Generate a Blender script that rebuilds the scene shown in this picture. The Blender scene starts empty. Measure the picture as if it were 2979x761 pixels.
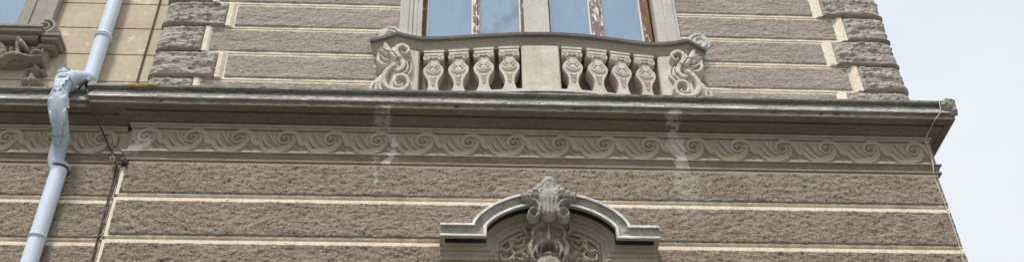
import bpy, math, random
import numpy as np
from mathutils import Vector, Matrix, noise
random.seed(7); RNG = np.random.default_rng(7)
C = bpy.context.scene.collection
sc = bpy.context.scene

# ------------------------------------------------------------------ camera
CAM_F = np.array([0.05331241, 0.75976113, 0.64801298])      # looking direction
CAM_R = np.array([0.9983969, -0.05290936, -0.02010525])
CAM_U = np.array([-0.01901076, -0.64804601, 0.76136388])
CAM_Y = -8.0
FPX, PW, PH = 3100.0, 2979.0, 761.0
cd = bpy.data.cameras.new('camera'); cam = bpy.data.objects.new('camera', cd); C.objects.link(cam)
cam.matrix_world = Matrix([[CAM_R[0], CAM_U[0], -CAM_F[0], 0], [CAM_R[1], CAM_U[1], -CAM_F[1], CAM_Y],
                           [CAM_R[2], CAM_U[2], -CAM_F[2], 0], [0, 0, 0, 1]])
cd.sensor_width = 36; cd.sensor_fit = 'HORIZONTAL'; cd.lens = 36 * FPX / PW; cd.clip_end = 500; cd.clip_start = .05
sc.camera = cam

# ------------------------------------------------------------------ sky, sun, exposure
SUN_EL, SUN_AZ = 60, -28          # azimuth: degrees to the right of straight behind the camera
w = bpy.data.worlds.new('World'); sc.world = w; w.use_nodes = True
nt = w.node_tree; nt.nodes.clear()
out = nt.nodes.new('ShaderNodeOutputWorld'); bg = nt.nodes.new('ShaderNodeBackground')
sky = nt.nodes.new('ShaderNodeTexSky'); sky.sky_type = 'NISHITA'; sky.sun_disc = False
sky.sun_elevation = math.radians(SUN_EL); sky.sun_rotation = math.radians(180 - SUN_AZ)
tc = nt.nodes.new('ShaderNodeTexCoord'); mp = nt.nodes.new('ShaderNodeMapping'); mp.inputs['Scale'].default_value = (1, 1, 1.6)
nz = nt.nodes.new('ShaderNodeTexNoise'); nz.inputs['Scale'].default_value = 1.7; nz.inputs['Detail'].default_value = 5
cr = nt.nodes.new('ShaderNodeValToRGB')
cr.color_ramp.elements[0].position = .33; cr.color_ramp.elements[0].color = (.70, .795, .915, 1)
cr.color_ramp.elements[1].position = .68; cr.color_ramp.elements[1].color = (.93, .965, 1.0, 1)
mul = nt.nodes.new('ShaderNodeVectorMath'); mul.operation = 'SCALE'; mul.inputs['Scale'].default_value = 10.0
mx = nt.nodes.new('ShaderNodeMix'); mx.data_type = 'RGBA'; mx.inputs['Factor'].default_value = .9
L = nt.links.new
L(tc.outputs['Generated'], mp.inputs['Vector']); L(mp.outputs[0], nz.inputs['Vector']); L(nz.outputs['Fac'], cr.inputs[0])
L(cr.outputs[0], mul.inputs[0]); L(sky.outputs[0], mx.inputs['A']); L(mul.outputs[0], mx.inputs['B'])
L(mx.outputs['Result'], bg.inputs['Color']); bg.inputs['Strength'].default_value = .1; L(bg.outputs[0], out.inputs['Surface'])
sd = bpy.data.lights.new('sun', 'SUN'); sd.energy = 3.6; sd.angle = math.radians(9); sd.color = (1, .95, .88)
so = bpy.data.objects.new('sun', sd); C.objects.link(so)
se, sa = math.radians(SUN_EL), math.radians(SUN_AZ)
so.rotation_euler = Vector((math.sin(sa) * math.cos(se), -math.cos(sa) * math.cos(se), math.sin(se))).to_track_quat('Z', 'Y').to_euler()
sc.view_settings.view_transform = 'Standard'; sc.view_settings.look = 'None'
sc.view_settings.exposure = 0.0; sc.view_settings.gamma = 1
sc.cycles.max_bounces = 6; sc.cycles.diffuse_bounces = 4

# ------------------------------------------------------------------ helpers
def at(px, py, Y):
    """point of the plane y = Y seen at a pixel of the 2979 x 761 photograph"""
    d = CAM_F * FPX + CAM_R * (px - PW / 2) - CAM_U * (py - PH / 2)
    t = (Y - CAM_Y) / d[1]
    return d[0] * t, d[2] * t

def empty(name, loc=(0, 0, 0), label=None, cat=None, group=None):
    o = bpy.data.objects.new(name, None); C.objects.link(o); o.location = loc
    if label: o['label'] = label
    if cat: o['category'] = cat
    if group: o['group'] = group
    return o

def link(name, me, parent=None, label=None, cat=None, group=None, kind=None):
    o = bpy.data.objects.new(name, me); C.objects.link(o)
    if parent is not None:
        o.parent = parent
        o.matrix_parent_inverse = Matrix.Translation(-world_loc(parent))
    for k, v in (('label', label), ('category', cat), ('group', group), ('kind', kind)):
        if v: o[k] = v
    return o

def world_loc(o):
    v = Vector(o.location); p = o.parent
    while p is not None:
        v = v + Vector(p.location) - world_loc(p) if False else v
        p = None
    return v

def mesh(name, V, F, mats, smooth=True, idx=None, sharp=None):
    me = bpy.data.meshes.new(name)
    me.from_pydata([tuple(map(float, v)) for v in V], [], [tuple(map(int, f)) for f in F]); me.update()
    for m in (mats if isinstance(mats, (list, tuple)) else [mats]): me.materials.append(m)
    if idx is not None: me.polygons.foreach_set('material_index', np.asarray(idx, dtype=np.int32))
    me.polygons.foreach_set('use_smooth', [bool(smooth)] * len(me.polygons))
    if sharp is not None and smooth: me.set_sharp_from_angle(angle=math.radians(sharp))
    return me

class MB:
    """collects shapes into one mesh"""
    def __init__(s): s.V = []; s.F = []; s.I = []
    def add(s, V, F, i=0):
        n = len(s.V); s.V += [tuple(v) for v in V]; s.F += [tuple(a + n for a in f) for f in F]; s.I += [i] * len(F); return s
    def box(s, x0, x1, y0, y1, z0, z1, i=0):
        V = [(x, y, z) for x in (x0, x1) for y in (y0, y1) for z in (z0, z1)]
        return s.add(V, [(0, 1, 3, 2), (4, 6, 7, 5), (0, 4, 5, 1), (2, 3, 7, 6), (0, 2, 6, 4), (1, 5, 7, 3)], i)
    def prism(s, pts, y0, y1, i=0):
        """outline in x, z extruded in y from y0 (front) to y1"""
        n = len(pts); V = [(x, y0, z) for x, z in pts] + [(x, y1, z) for x, z in pts]
        F = [tuple(range(n)), tuple(range(2 * n - 1, n - 1, -1))] + [(k, k + n, (k + 1) % n + n, (k + 1) % n) for k in range(n)]
        return s.add(V, F, i)
    def cyl(s, c, r, y0, y1, n=20, i=0, rz=None):
        rz = rz or r
        return s.prism([(c[0] + r * math.cos(a), c[1] + rz * math.sin(a)) for a in [2 * math.pi * k / n for k in range(n)]], y0, y1, i)
    def tube(s, P, R, n=14, i=0):
        P = [Vector(p) for p in P]
        if not isinstance(R, (list, tuple)): R = [R] * len(P)
        V = []; up = None
        for k, p in enumerate(P):
            d = (P[min(k + 1, len(P) - 1)] - P[max(k - 1, 0)]).normalized()
            if up is None: up = d.orthogonal().normalized()
            up = (up - d * up.dot(d)).normalized(); sd_ = d.cross(up)
            V += [tuple(p + (up * math.cos(2 * math.pi * a / n) + sd_ * math.sin(2 * math.pi * a / n)) * R[k]) for a in range(n)]
        F = [(k * n + a, k * n + (a + 1) % n, (k + 1) * n + (a + 1) % n, (k + 1) * n + a) for k in range(len(P) - 1) for a in range(n)]
        F += [tuple(range(n - 1, -1, -1)), tuple(range((len(P) - 1) * n, len(P) * n))]
        return s.add(V, F, i)
    def build(s, name, mats, parent=None, smooth=False, sharp=None, bevel=0, **kw):
        me = mesh(name, s.V, s.F, mats, smooth, s.I, sharp)
        import bmesh
        bm = bmesh.new(); bm.from_mesh(me); bmesh.ops.recalc_face_normals(bm, faces=bm.faces); bm.to_mesh(me); bm.free()
        o = link(name, me, parent, **kw)
        if bevel:
            b = o.modifiers.new('bevel', 'BEVEL'); b.width = bevel; b.segments = 2; b.limit_method = 'ANGLE'; b.angle_limit = math.radians(35)
        return o

def catmull(P, n=8):
    P = [np.array(p, float) for p in P]; o = []
    for k in range(len(P) - 1):
        a = P[max(k - 1, 0)]; b = P[k]; c = P[k + 1]; d = P[min(k + 2, len(P) - 1)]
        for j in range(n):
            t = j / n
            o.append(.5 * ((2 * b) + (-a + c) * t + (2 * a - 5 * b + 4 * c - d) * t * t + (-a + 3 * b - 3 * c + d) * t ** 3))
    o.append(P[-1]); return o

def fbm(x, y, z, H=1.0, lac=2.1, octv=4):
    return noise.fractal(Vector((x, y, z)), H, lac, octv)

class Field:
    """height field over the x, z plane, carved with strokes and blobs"""
    def __init__(s, x0, x1, z0, z1, res):
        s.x0, s.x1, s.z0, s.z1 = x0, x1, z0, z1
        s.nx = max(2, int(round((x1 - x0) / res)) + 1); s.nz = max(2, int(round((z1 - z0) / res)) + 1)
        s.X, s.Z = np.meshgrid(np.linspace(x0, x1, s.nx), np.linspace(z0, z1, s.nz)); s.H = np.zeros_like(s.X)
    def dist(s, pts, rad, n=8):
        P = catmull([(a, b, r) for (a, b), r in zip(pts, rad)], n)
        D = np.full_like(s.X, 9.)
        for k in range(len(P) - 1):
            a, b = P[k], P[k + 1]; d = b[:2] - a[:2]; q = max(d @ d, 1e-12)
            t = np.clip(((s.X - a[0]) * d[0] + (s.Z - a[1]) * d[1]) / q, 0, 1)
            r = a[2] + (b[2] - a[2]) * t
            D = np.minimum(D, np.hypot(s.X - a[0] - d[0] * t, s.Z - a[1] - d[1] * t) - r)
        return D
    def stroke(s, pts, width, h, edge=.3, groove=0, base=0, mode='max'):
        w_ = width if isinstance(width, (list, tuple)) else [width] * len(pts)
        rad = [a / 2 for a in w_]; D = s.dist(pts, rad); m = max(rad)
        q = np.clip(-D / (m * edge + 1e-9), 0, 1); hh = h * np.sqrt(np.clip(1 - (1 - q) ** 2, 0, 1)) + np.where(D < 0, base, 0)
        if groove:
            hh = hh - groove * np.exp(-((-D - m * .95) / (m * .22)) ** 2) * (D < 0)
        s.H = np.maximum(s.H, hh) if mode == 'max' else s.H + hh * (1 if mode == 'add' else -1)
        return s
    def blob(s, cx, cz, rx, rz, h, p=.5, rot=0, base=0, mode='max'):
        c, n = math.cos(rot), math.sin(rot); u = (s.X - cx) * c + (s.Z - cz) * n; v = -(s.X - cx) * n + (s.Z - cz) * c
        q = np.clip(1 - (u / rx) ** 2 - (v / rz) ** 2, 0, 1); hh = h * q ** p + np.where(q > 0, base, 0)
        s.H = np.maximum(s.H, hh) if mode == 'max' else s.H + hh * (1 if mode == 'add' else -1)
        return s
    def rough(s, amp, sc_=40, seed=0):
        m = s.H > 1e-4
        for i, j in zip(*np.nonzero(m)):
            s.H[i, j] = max(.002, s.H[i, j] + amp * fbm(s.X[i, j] * sc_, s.Z[i, j] * sc_, seed))
        return s
    def mesh(s, name, Y, mat, cut=1e-4, mirror=None, skirt=0):
        X = s.X if mirror is None else 2 * mirror - s.X
        Yv = Y(s.X) if callable(Y) else Y
        V = np.stack([X, Yv - s.H + np.where(s.H <= cut, skirt, 0), s.Z], -1).reshape(-1, 3)
        nx, nz = s.nx, s.nz; I = np.arange(nx * nz).reshape(nz, nx)
        keep = (s.H[:-1, :-1] > cut) | (s.H[1:, :-1] > cut) | (s.H[:-1, 1:] > cut) | (s.H[1:, 1:] > cut)
        q = np.stack([I[:-1, :-1], I[:-1, 1:], I[1:, 1:], I[1:, :-1]], -1)[keep]
        if mirror is not None: q = q[:, ::-1]
        used = np.unique(q); mp_ = np.full(nx * nz, -1); mp_[used] = np.arange(len(used))
        return mesh(name, V[used], mp_[q], mat, True)

# ------------------------------------------------------------------ materials
def nn(t, kind, **k):
    n = t.nodes.new(kind)
    for a, v in k.items():
        if a in n.inputs: n.inputs[a].default_value = v
        else: setattr(n, a, v)
    return n

def stone(name, c1, c2, scale=3.0, fine=45., rough=.9, bump=.35, dist=.006, stretch=(1, 1, 1), pits=None, pit_scale=60, pit_at=.38,
          stain=False, spots=None, spot_at=.6, spot_scale=25, fine_amt=.35, contrast=(.35, .65), streak=None):
    m = bpy.data.materials.new(name); m.use_nodes = True; t = m.node_tree; t.nodes.clear(); Lk = t.links.new
    o = nn(t, 'ShaderNodeOutputMaterial'); b = nn(t, 'ShaderNodeBsdfPrincipled', Roughness=rough); b.inputs['Specular IOR Level'].default_value = .25
    Lk(b.outputs[0], o.inputs[0])
    g = nn(t, 'ShaderNodeNewGeometry'); mp = nn(t, 'ShaderNodeMapping', Scale=stretch); Lk(g.outputs['Position'], mp.inputs['Vector'])
    def noi(s_, d=4, r_=.55, dst=0., src=mp):
        n = nn(t, 'ShaderNodeTexNoise', Scale=s_, Detail=d, Roughness=r_, Distortion=dst); Lk(src.outputs[0], n.inputs['Vector']); return n
    def ramp(n, a, b_, o_=0):
        r_ = nn(t, 'ShaderNodeMapRange'); r_.inputs['From Min'].default_value = a; r_.inputs['From Max'].default_value = b_
        r_.interpolation_type = 'SMOOTHSTEP'; Lk(n.outputs[o_], r_.inputs['Value']); return r_
    def mix(a, b_, f):
        x = nn(t, 'ShaderNodeMix', data_type='RGBA')
        for s_, v in (('A', a), ('B', b_)):
            if isinstance(v, tuple): x.inputs[s_].default_value = (*v, 1)
            else: Lk(v, x.inputs[s_])
        if isinstance(f, float): x.inputs['Factor'].default_value = f
        else: Lk(f, x.inputs['Factor'])
        return x.outputs['Result']
    def mth(op, a, b_=None):
        x = nn(t, 'ShaderNodeMath', operation=op)
        for k, v in enumerate((a, b_)):
            if v is None: continue
            if isinstance(v, (int, float)): x.inputs[k].default_value = v
            else: Lk(v, x.inputs[k])
        return x.outputs[0]
    col = mix(c1, c2, ramp(noi(scale, 6, .62), *contrast).outputs[0])
    f2 = ramp(noi(fine, 3, .6), .25, .75)
    dk = tuple(v * (1 - fine_amt) for v in c1); lt = tuple(min(1, v * (1 + fine_amt)) for v in c2)
    v = mix(dk, lt, f2.outputs[0]); col = mix(col, v, .45)
    if streak:      # old rain streaks, running down
        ms = nn(t, 'ShaderNodeMapping', Scale=(9, 9, .8)); Lk(g.outputs['Position'], ms.inputs['Vector'])
        n = noi(1., 5, .65, 0, ms); col = mix(col, streak, mth('MULTIPLY', ramp(n, .5, .72).outputs[0], .55))
    if pits:
        n = noi(pit_scale, 2, .5, .4); col = mix(pits, col, ramp(n, pit_at - .06, pit_at + .05).outputs[0])
    if spots:
        n = noi(spot_scale, 4, .7); col = mix(col, spots, ramp(n, spot_at, spot_at + .09).outputs[0])
    if stain:       # lime washed down at the old joints of the cornice
        sx = nn(t, 'ShaderNodeSeparateXYZ'); Lk(g.outputs['Position'], sx.inputs[0])
        wob = mth('MULTIPLY', mth('SUBTRACT', noi(7., 5, .7, 0, g).outputs['Fac'], .5), .42)
        tot = None; brk = ramp(noi(14., 5, .75, 0, g), .34, .47).outputs[0]
        for x0, ww, z0, z1, amt in ((-.69, .075, 6.875, 6.93, .6), (-.66, .028, 6.74, 6.90, .6), (-.60, .04, 6.40, 6.75, .85), (-.745, .010, 6.10, 6.86, .7), (-.75, .022, 6.08, 6.30, .6), (2.16, .065, 6.84, 6.93, .65), (2.16, .04, 6.6, 6.86, .65), (2.20, .06, 6.34, 6.72, .9),
                               (2.21, .10, 5.75, 6.34, .26), (2.42, .015, 5.8, 6.36, .35), (-2.99, .09, 6.47, 6.66, .75)):
            dx = mth('ABSOLUTE', mth('SUBTRACT', mth('ADD', sx.outputs[0], wob), x0))
            a = nn(t, 'ShaderNodeMapRange'); a.inputs['From Min'].default_value = ww; a.inputs['From Max'].default_value = ww - .008; Lk(dx, a.inputs['Value'])
            zz = mth('ABSOLUTE', mth('SUBTRACT', mth('ADD', sx.outputs[2], wob), (z0 + z1) / 2))
            c = nn(t, 'ShaderNodeMapRange'); c.inputs['From Min'].default_value = (z1 - z0) / 2 + .03; c.inputs['From Max'].default_value = (z1 - z0) / 2 - .03; Lk(zz, c.inputs['Value'])
            q = mth('MULTIPLY', mth('MULTIPLY', mth('MULTIPLY', a.outputs[0], c.outputs[0]), amt), brk); tot = q if tot is None else mth('MAXIMUM', tot, q)
        col = mix(col, (.62, .57, .49), tot)
    Lk(col, b.inputs['Base Color'])
    bp1 = nn(t, 'ShaderNodeBump', Strength=bump, Distance=dist); n1 = noi(fine, 5, .62); Lk(n1.outputs['Fac'], bp1.inputs['Height'])
    bp2 = nn(t, 'ShaderNodeBump', Strength=bump, Distance=dist * 2.5); n2 = noi(fine * .28, 5, .6); Lk(n2.outputs['Fac'], bp2.inputs['Height'])
    Lk(bp1.outputs[0], bp2.inputs['Normal']); Lk(bp2.outputs[0], b.inputs['Normal'])
    return m

M = {}
M['roughcast'] = stone('roughcast', (.262, .212, .158), (.365, .303, .23), 2.2, 75, bump=1.0, dist=.012, stretch=(.8, 1, 1.15), pits=(.12, .09, .065), pit_scale=44, pit_at=.385, stain=True, fine_amt=.6, streak=(.25, .195, .14), spots=(.50, .42, .33), spot_at=.62, spot_scale=50)
M['roughcast_grey'] = stone('roughcast_grey', (.31, .265, .222), (.415, .36, .307), 2.2, 75, bump=.9, dist=.010, stretch=(.8, 1, 1.15), pits=(.23, .195, .16), pit_scale=46, pit_at=.37, fine_amt=.5, spots=(.60, .54, .47), spot_at=.62, spot_scale=44)
M['rock_face'] = stone('rock_face', (.36, .31, .265), (.50, .44, .385), 5, 60, bump=.9, dist=.012, stretch=(.4, 1, 1.5), pits=(.27, .23, .19), pit_scale=30, pit_at=.35, fine_amt=.5, spots=(.66, .60, .53), spot_at=.62, spot_scale=40)
M['sooty'] = stone('sooty_moulding', (.20, .16, .115), (.29, .24, .175), 4, 50, bump=.3, dist=.004, fine_amt=.25, stretch=(.5, 1, 1), stain=True)
M['cream'] = stone('cream_render', (.74, .62, .49), (.88, .78, .65), 5, 40, bump=.35, dist=.005, fine_amt=.2, streak=(.52, .41, .31), pits=(.42, .34, .26), pit_scale=30, pit_at=.33)
M['buff'] = stone('buff_stone', (.355, .29, .208), (.44, .365, .27), 2.5, 70, bump=.2, dist=.003, stain=True, fine_amt=.15, streak=(.30, .24, .175))
M['soot'] = stone('soot_crust', (.045, .04, .034), (.085, .075, .062), 5, 50, bump=.4, dist=.004)  # near-black, paints the shade inside the recessed channel under the hood
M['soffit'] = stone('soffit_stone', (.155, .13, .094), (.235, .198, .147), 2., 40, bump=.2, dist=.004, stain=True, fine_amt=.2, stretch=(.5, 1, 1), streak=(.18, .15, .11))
M['lichen'] = stone('lichen_stone', (.17, .165, .135), (.36, .345, .30), 6, 55, bump=.5, dist=.008, spots=(.70, .69, .62), spot_at=.60, spot_scale=38, fine_amt=.55, stretch=(.5, 1, 1))
M['drip'] = stone('drip_edge', (.42, .40, .35), (.85, .83, .77), 9, 60, bump=.3, dist=.004, fine_amt=.3, stretch=(.5, 1, 1))
M['algae'] = stone('algae_edge', (.15, .155, .135), (.34, .345, .30), 8, 50, bump=.5, dist=.006, spots=(.66, .64, .58), spot_at=.66, spot_scale=14, fine_amt=.4)
M['carved'] = stone('carved_stone', (.50, .44, .365), (.70, .64, .55), 5, 70, bump=.3, dist=.004, fine_amt=.2, streak=(.40, .34, .27))
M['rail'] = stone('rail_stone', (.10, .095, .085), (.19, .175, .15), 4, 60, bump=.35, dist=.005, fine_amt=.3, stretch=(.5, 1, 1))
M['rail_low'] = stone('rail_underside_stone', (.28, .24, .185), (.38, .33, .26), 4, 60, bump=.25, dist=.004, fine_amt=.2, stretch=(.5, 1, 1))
M['grey_stone'] = stone('grey_weathered_stone', (.25, .24, .215), (.46, .44, .395), 7, 60, bump=.45, dist=.006, spots=(.75, .74, .69), spot_at=.63, spot_scale=24, fine_amt=.4, streak=(.22, .21, .18))
M['mask_stone'] = stone('mask_stone', (.26, .22, .175), (.42, .37, .31), 7, 60, bump=.45, dist=.005, fine_amt=.35, spots=(.56, .52, .46), spot_at=.60, spot_scale=18, streak=(.15, .13, .105))
M['jamb'] = stone('jamb_stone', (.47, .45, .41), (.60, .58, .54), 3, 60, bump=.25, dist=.004, fine_amt=.15, streak=(.34, .32, .29))
M['tympanum'] = stone('tympanum_stone', (.34, .28, .21), (.46, .39, .30), 4, 70, bump=.35, dist=.005, fine_amt=.25)
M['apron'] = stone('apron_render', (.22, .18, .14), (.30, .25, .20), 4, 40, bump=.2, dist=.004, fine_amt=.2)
M['ochre'] = stone('ochre_render', (.49, .41, .30), (.59, .505, .385), 2.4, 25, bump=.2, dist=.003, fine_amt=.08, spots=(.72, .62, .48), spot_at=.57, spot_scale=6.5, streak=(.46, .37, .26))
M['ochre_groove'] = stone('ochre_groove', (.36, .28, .19), (.44, .35, .25), 3, 30, bump=.1, dist=.003, fine_amt=.1)
M['brown_stone'] = stone('brown_weathered_stone', (.21, .18, .145), (.37, .32, .255), 6, 60, bump=.45, dist=.006, fine_amt=.3, spots=(.50, .45, .37), spot_at=.62, spot_scale=16)
M['paint'] = stone('peeling_paint', (.16, .105, .085), (.27, .20, .17), 6, 60, rough=.6, bump=.5, dist=.003, spots=(.78, .75, .67), spot_at=.50, spot_scale=22, stretch=(1, 1, .35))
M['brown_wood'] = stone('brown_wood', (.10, .045, .02), (.20, .10, .05), 5, 60, rough=.55, bump=.4, dist=.002, spots=(.62, .55, .45), spot_at=.57, spot_scale=26, stretch=(1, 1, .3))
M['white_wood'] = stone('white_wood', (.66, .65, .60), (.80, .79, .74), 6, 60, rough=.6, bump=.3, dist=.002, spots=(.25, .19, .15), spot_at=.66, spot_scale=26, stretch=(1, 1, .35))
M['asphalt'] = stone('asphalt', (.045, .045, .047), (.065, .064, .062), 1, 80, bump=.4, dist=.01, fine_amt=.3)
M['paving'] = stone('paving', (.12, .115, .105), (.17, .165, .155), 1, 40, bump=.3, dist=.01, fine_amt=.2)
M['pipe'] = stone('pipe_paint', (.62, .70, .79), (.68, .75, .83), 3, 40, rough=.5, bump=.12, dist=.002, fine_amt=.04, streak=(.52, .57, .63))
M['pipe_grime'] = stone('pipe_paint_grimy', (.42, .475, .54), (.54, .60, .67), 6, 40, rough=.55, bump=.15, dist=.002, fine_amt=.1, streak=(.36, .39, .43))  # darker pipe paint: shade on the bend and its ornament put into the colour
M['dark_gap'] = stone('bitumen', (.03, .027, .025), (.06, .05, .045), 5, 40, bump=.3, dist=.004)
M['cable'] = stone('cable_rubber', (.07, .05, .04), (.11, .08, .065), 5, 40, rough=.7, bump=.1, dist=.001)
M['wire'] = stone('pale_wire', (.50, .50, .49), (.62, .62, .61), 5, 40, rough=.6, bump=.1, dist=.001)
def glass(name, base, wav):
    m = bpy.data.materials.new(name); m.use_nodes = True; t = m.node_tree; b = t.nodes['Principled BSDF']
    g = nn(t, 'ShaderNodeNewGeometry'); n = nn(t, 'ShaderNodeTexNoise', Scale=3.5, Detail=2, Distortion=1.2)
    mp = nn(t, 'ShaderNodeMapping', Scale=(1.5, 1, .5)); t.links.new(g.outputs['Position'], mp.inputs['Vector']); t.links.new(mp.outputs[0], n.inputs['Vector'])
    x = nn(t, 'ShaderNodeMix', data_type='RGBA'); x.inputs['A'].default_value = (*base, 1); x.inputs['B'].default_value = (*[v * wav for v in base], 1)
    r = nn(t, 'ShaderNodeMapRange'); r.inputs['From Min'].default_value = .42; r.inputs['From Max'].default_value = .62; t.links.new(n.outputs['Fac'], r.inputs['Value'])
    t.links.new(r.outputs[0], x.inputs['Factor']); t.links.new(x.outputs['Result'], b.inputs['Base Color'])
    b.inputs['Roughness'].default_value = .04; b.inputs['Metallic'].default_value = .85; b.inputs['Specular IOR Level'].default_value = .6
    return m
M['pane'] = glass('pane_glass', (.38, .475, .58), .93)
M['pane_marked'] = glass('pane_glass_marked', (.40, .485, .575), .76)

# ------------------------------------------------------------------ ground
XL, XR = -3.11, 4.755            # left and right corner of the corner building, its face in the plane y = 0
GZ = -1.6
o = MB().box(-150, 150, -150, 150, GZ - .3, GZ).build('street', M['paving'], None, kind='structure')
o = MB().box(-60, XR + 1.9, -1.9, 0.0, GZ - .1, GZ + .13).build('pavement', M['paving'], None, kind='structure')

bld = empty('corner_building', (0, 0, GZ), 'brown roughcast corner building with rock-faced quoins, carved frieze and grey stone window hood', 'building')
wing = empty('neighbouring_building', (-6, .06, GZ), 'set back building left of the joint, ochre plaster above the cornice and brown roughcast below', 'building')

# ------------------------------------------------------------------ rough faces
def rough_panel(name, x0, x1, z0, z1, Y, amp, mat, parent, res=.0115, depth=.012, kind=0, seed=0, **kw):
    nx = int((x1 - x0) / res) + 2; nz = int((z1 - z0) / res) + 2
    xs = np.linspace(x0, x1, nx); zs = np.linspace(z0, z1, nz); V = []
    for j, z in enumerate(zs):
        for i, x in enumerate(xs):
            e = min(x - x0, x1 - x, z - z0, z1 - z)
            if kind == 0:    # torn roughcast
                a = fbm(x * 13, z * 19, seed, .7, 2.2, 4); b = noise.noise(Vector((x * 38 + a * 2, z * 52, seed + 4)))
                h = amp * (.6 * a + .9 * abs(b) + .25 * noise.noise(Vector((x * 2, z * 3, seed))))
            else:
                a = fbm(x * 4, z * 12, seed, .8, 2.2, 5); h = amp * (.8 * a + .3 * abs(noise.noise(Vector((x * 20, z * 45, seed)))))
            q = min(1, e / .012) if e > 0 else 0
            hh = (depth + h) * q
            jx = .011 * noise.noise(Vector((x * 30, z * 30, seed + 9))) * (1 if e < res * 1.5 else 0)
            V.append((x + (jx if q == 0 else 0), Y - hh if q > 0 else Y + .003, z + (jx if q == 0 else 0)))
    I = np.arange(nx * nz).reshape(nz, nx)
    F = np.stack([I[:-1, :-1], I[:-1, 1:], I[1:, 1:], I[1:, :-1]], -1).reshape(-1, 4)
    return link(name, mesh(name, V, F, mat, True), parent, **kw)

def quoin(name, xc, side, length, z0, z1, parent, seed, proj=.058, ret=.35):
    """rock-faced block wrapping the corner x = xc; side = +1 right corner, -1 left corner"""
    res = .014; nu = int((length + ret) / res) + 2; nz = int((z1 - z0) / res) + 2
    V = []
    for j in range(nz):
        z = z0 + (z1 - z0) * j / (nz - 1)
        for i in range(nu):
            u = -length + (length + ret) * i / (nu - 1)
            a = fbm(u * 3.2, z * 11, seed, .75, 2.2, 5); r = abs(noise.noise(Vector((u * 9, z * 26 + a, seed + 3))))
            r2 = abs(fbm(u * 22, z * 40, seed + 7, .7, 2.1, 3))
            h = proj * (.75 + .42 * a + .45 * r + .40 * r2) * (1 - .35 * max(0, min(1, (u + .10) / .12)))
            if j == 0: h = -.01
            elif j == 1: zz = z0 + .0015; h = proj * (.92 + .12 * a)
            else: h = max(h, proj * .45)
            if j >= nz - 3: h *= (.35, .62, .85)[nz - 1 - j]
            if i == 0: h = -.01
            elif i == 1: h = proj * .55
            k = max(0, min(1, (u + .03) / .06))       # turn round the corner
            n = Vector((side * k, -(1 - k), 0)).normalized()
            px = xc + side * min(u, 0); py = max(u, 0)
            rnd = .012 * (1 - abs(k * 2 - 1))
            V.append((px + n.x * (h - rnd), py + n.y * (h - rnd), z0 + .0015 if j == 1 else z))
    I = np.arange(nu * nz).reshape(nz, nu)
    q = np.stack([I[:-1, :-1], I[:-1, 1:], I[1:, 1:], I[1:, :-1]], -1).reshape(-1, 4)
    if side < 0: q = q[:, ::-1]
    return link(name, mesh(name, V, q, M['rock_face'], True), parent)

# lower storey: plaster slabs, one per course, with a sunk joint between them; roughcast field on each
def lower_courses(parent, x0, x1, Y, seed, left_margin=.03, right_margin=.004, wrap=False):
    JZ = [5.972 - .465 * k for k in range(0, 4)]         # underside of the upper slab at each joint
    core = MB().box(x0 + .012, x1 - .02, Y + .03, Y + 6, GZ, 6.52)
    top = 6.52
    zs = []
    for k, zj in enumerate(JZ + [None]):
        bottom = zj if zj is not None else GZ
        core.box(x0, x1, Y, Y + .031 if not wrap else Y + 5.9, bottom, top); zs.append((bottom, top))
        if zj is not None: top = zj - .029
    o = core.build('wall', M['cream'], parent, bevel=.004)
    for k, (b, t) in enumerate(zs[:4]):
        tt = 6.342 if k == 0 else t - .036
        rough_panel('stucco_field', x0 + left_margin, x1 - right_margin, b + .014, tt, Y, .015, M['roughcast'], parent, seed=seed + k * 3.7)
    return o
lower_courses(bld, XL, XR - .02, 0.0, 1.0, wrap=True)
lower_courses(wing, -9.0, XL - .012, .06, 30., left_margin=.0, right_margin=.02)

# upper storey of the corner building
XQR = 4.685
UJ = [7.435 + .37 * k for k in range(0, 7)]            # joints (upper edge of pale band)
wm = MB()
WX0, WX1 = -.40, 2.19                                   # window opening
for (a, b_) in ((XL + .03, WX0), (WX1, XQR)):
    wm.box(a - (.06 if a > 0 else 0) + (.12 if a > 0 else 0), b_ - (.06 if a < 0 else 0), .022, .9, 6.9, 12.)
wm.box(WX0, WX1, .30, .9, 6.9, 12.)
wm.box(XL + .031, XQR - .001, .9, 6, 6.9, 12.)
zlo = 7.0
for k, zj in enumerate(UJ):
    up = UJ[k + 1] if k + 1 < len(UJ) else 12.
    for (a, b_) in ((XL + .05, WX0 - .15), (WX1 + .15, XQR - .02)):
        wm.box(a, b_, 0, .023, zj - .012 if False else zj, up - .016)
for (a, b_) in ((XL + .05, WX0 - .15), (WX1 + .15, XQR - .02)): wm.box(a, b_, 0, .023, 7.0, UJ[0] - .016)
wm.build('wall', M['cream'], bld, bevel=.003)
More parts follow.
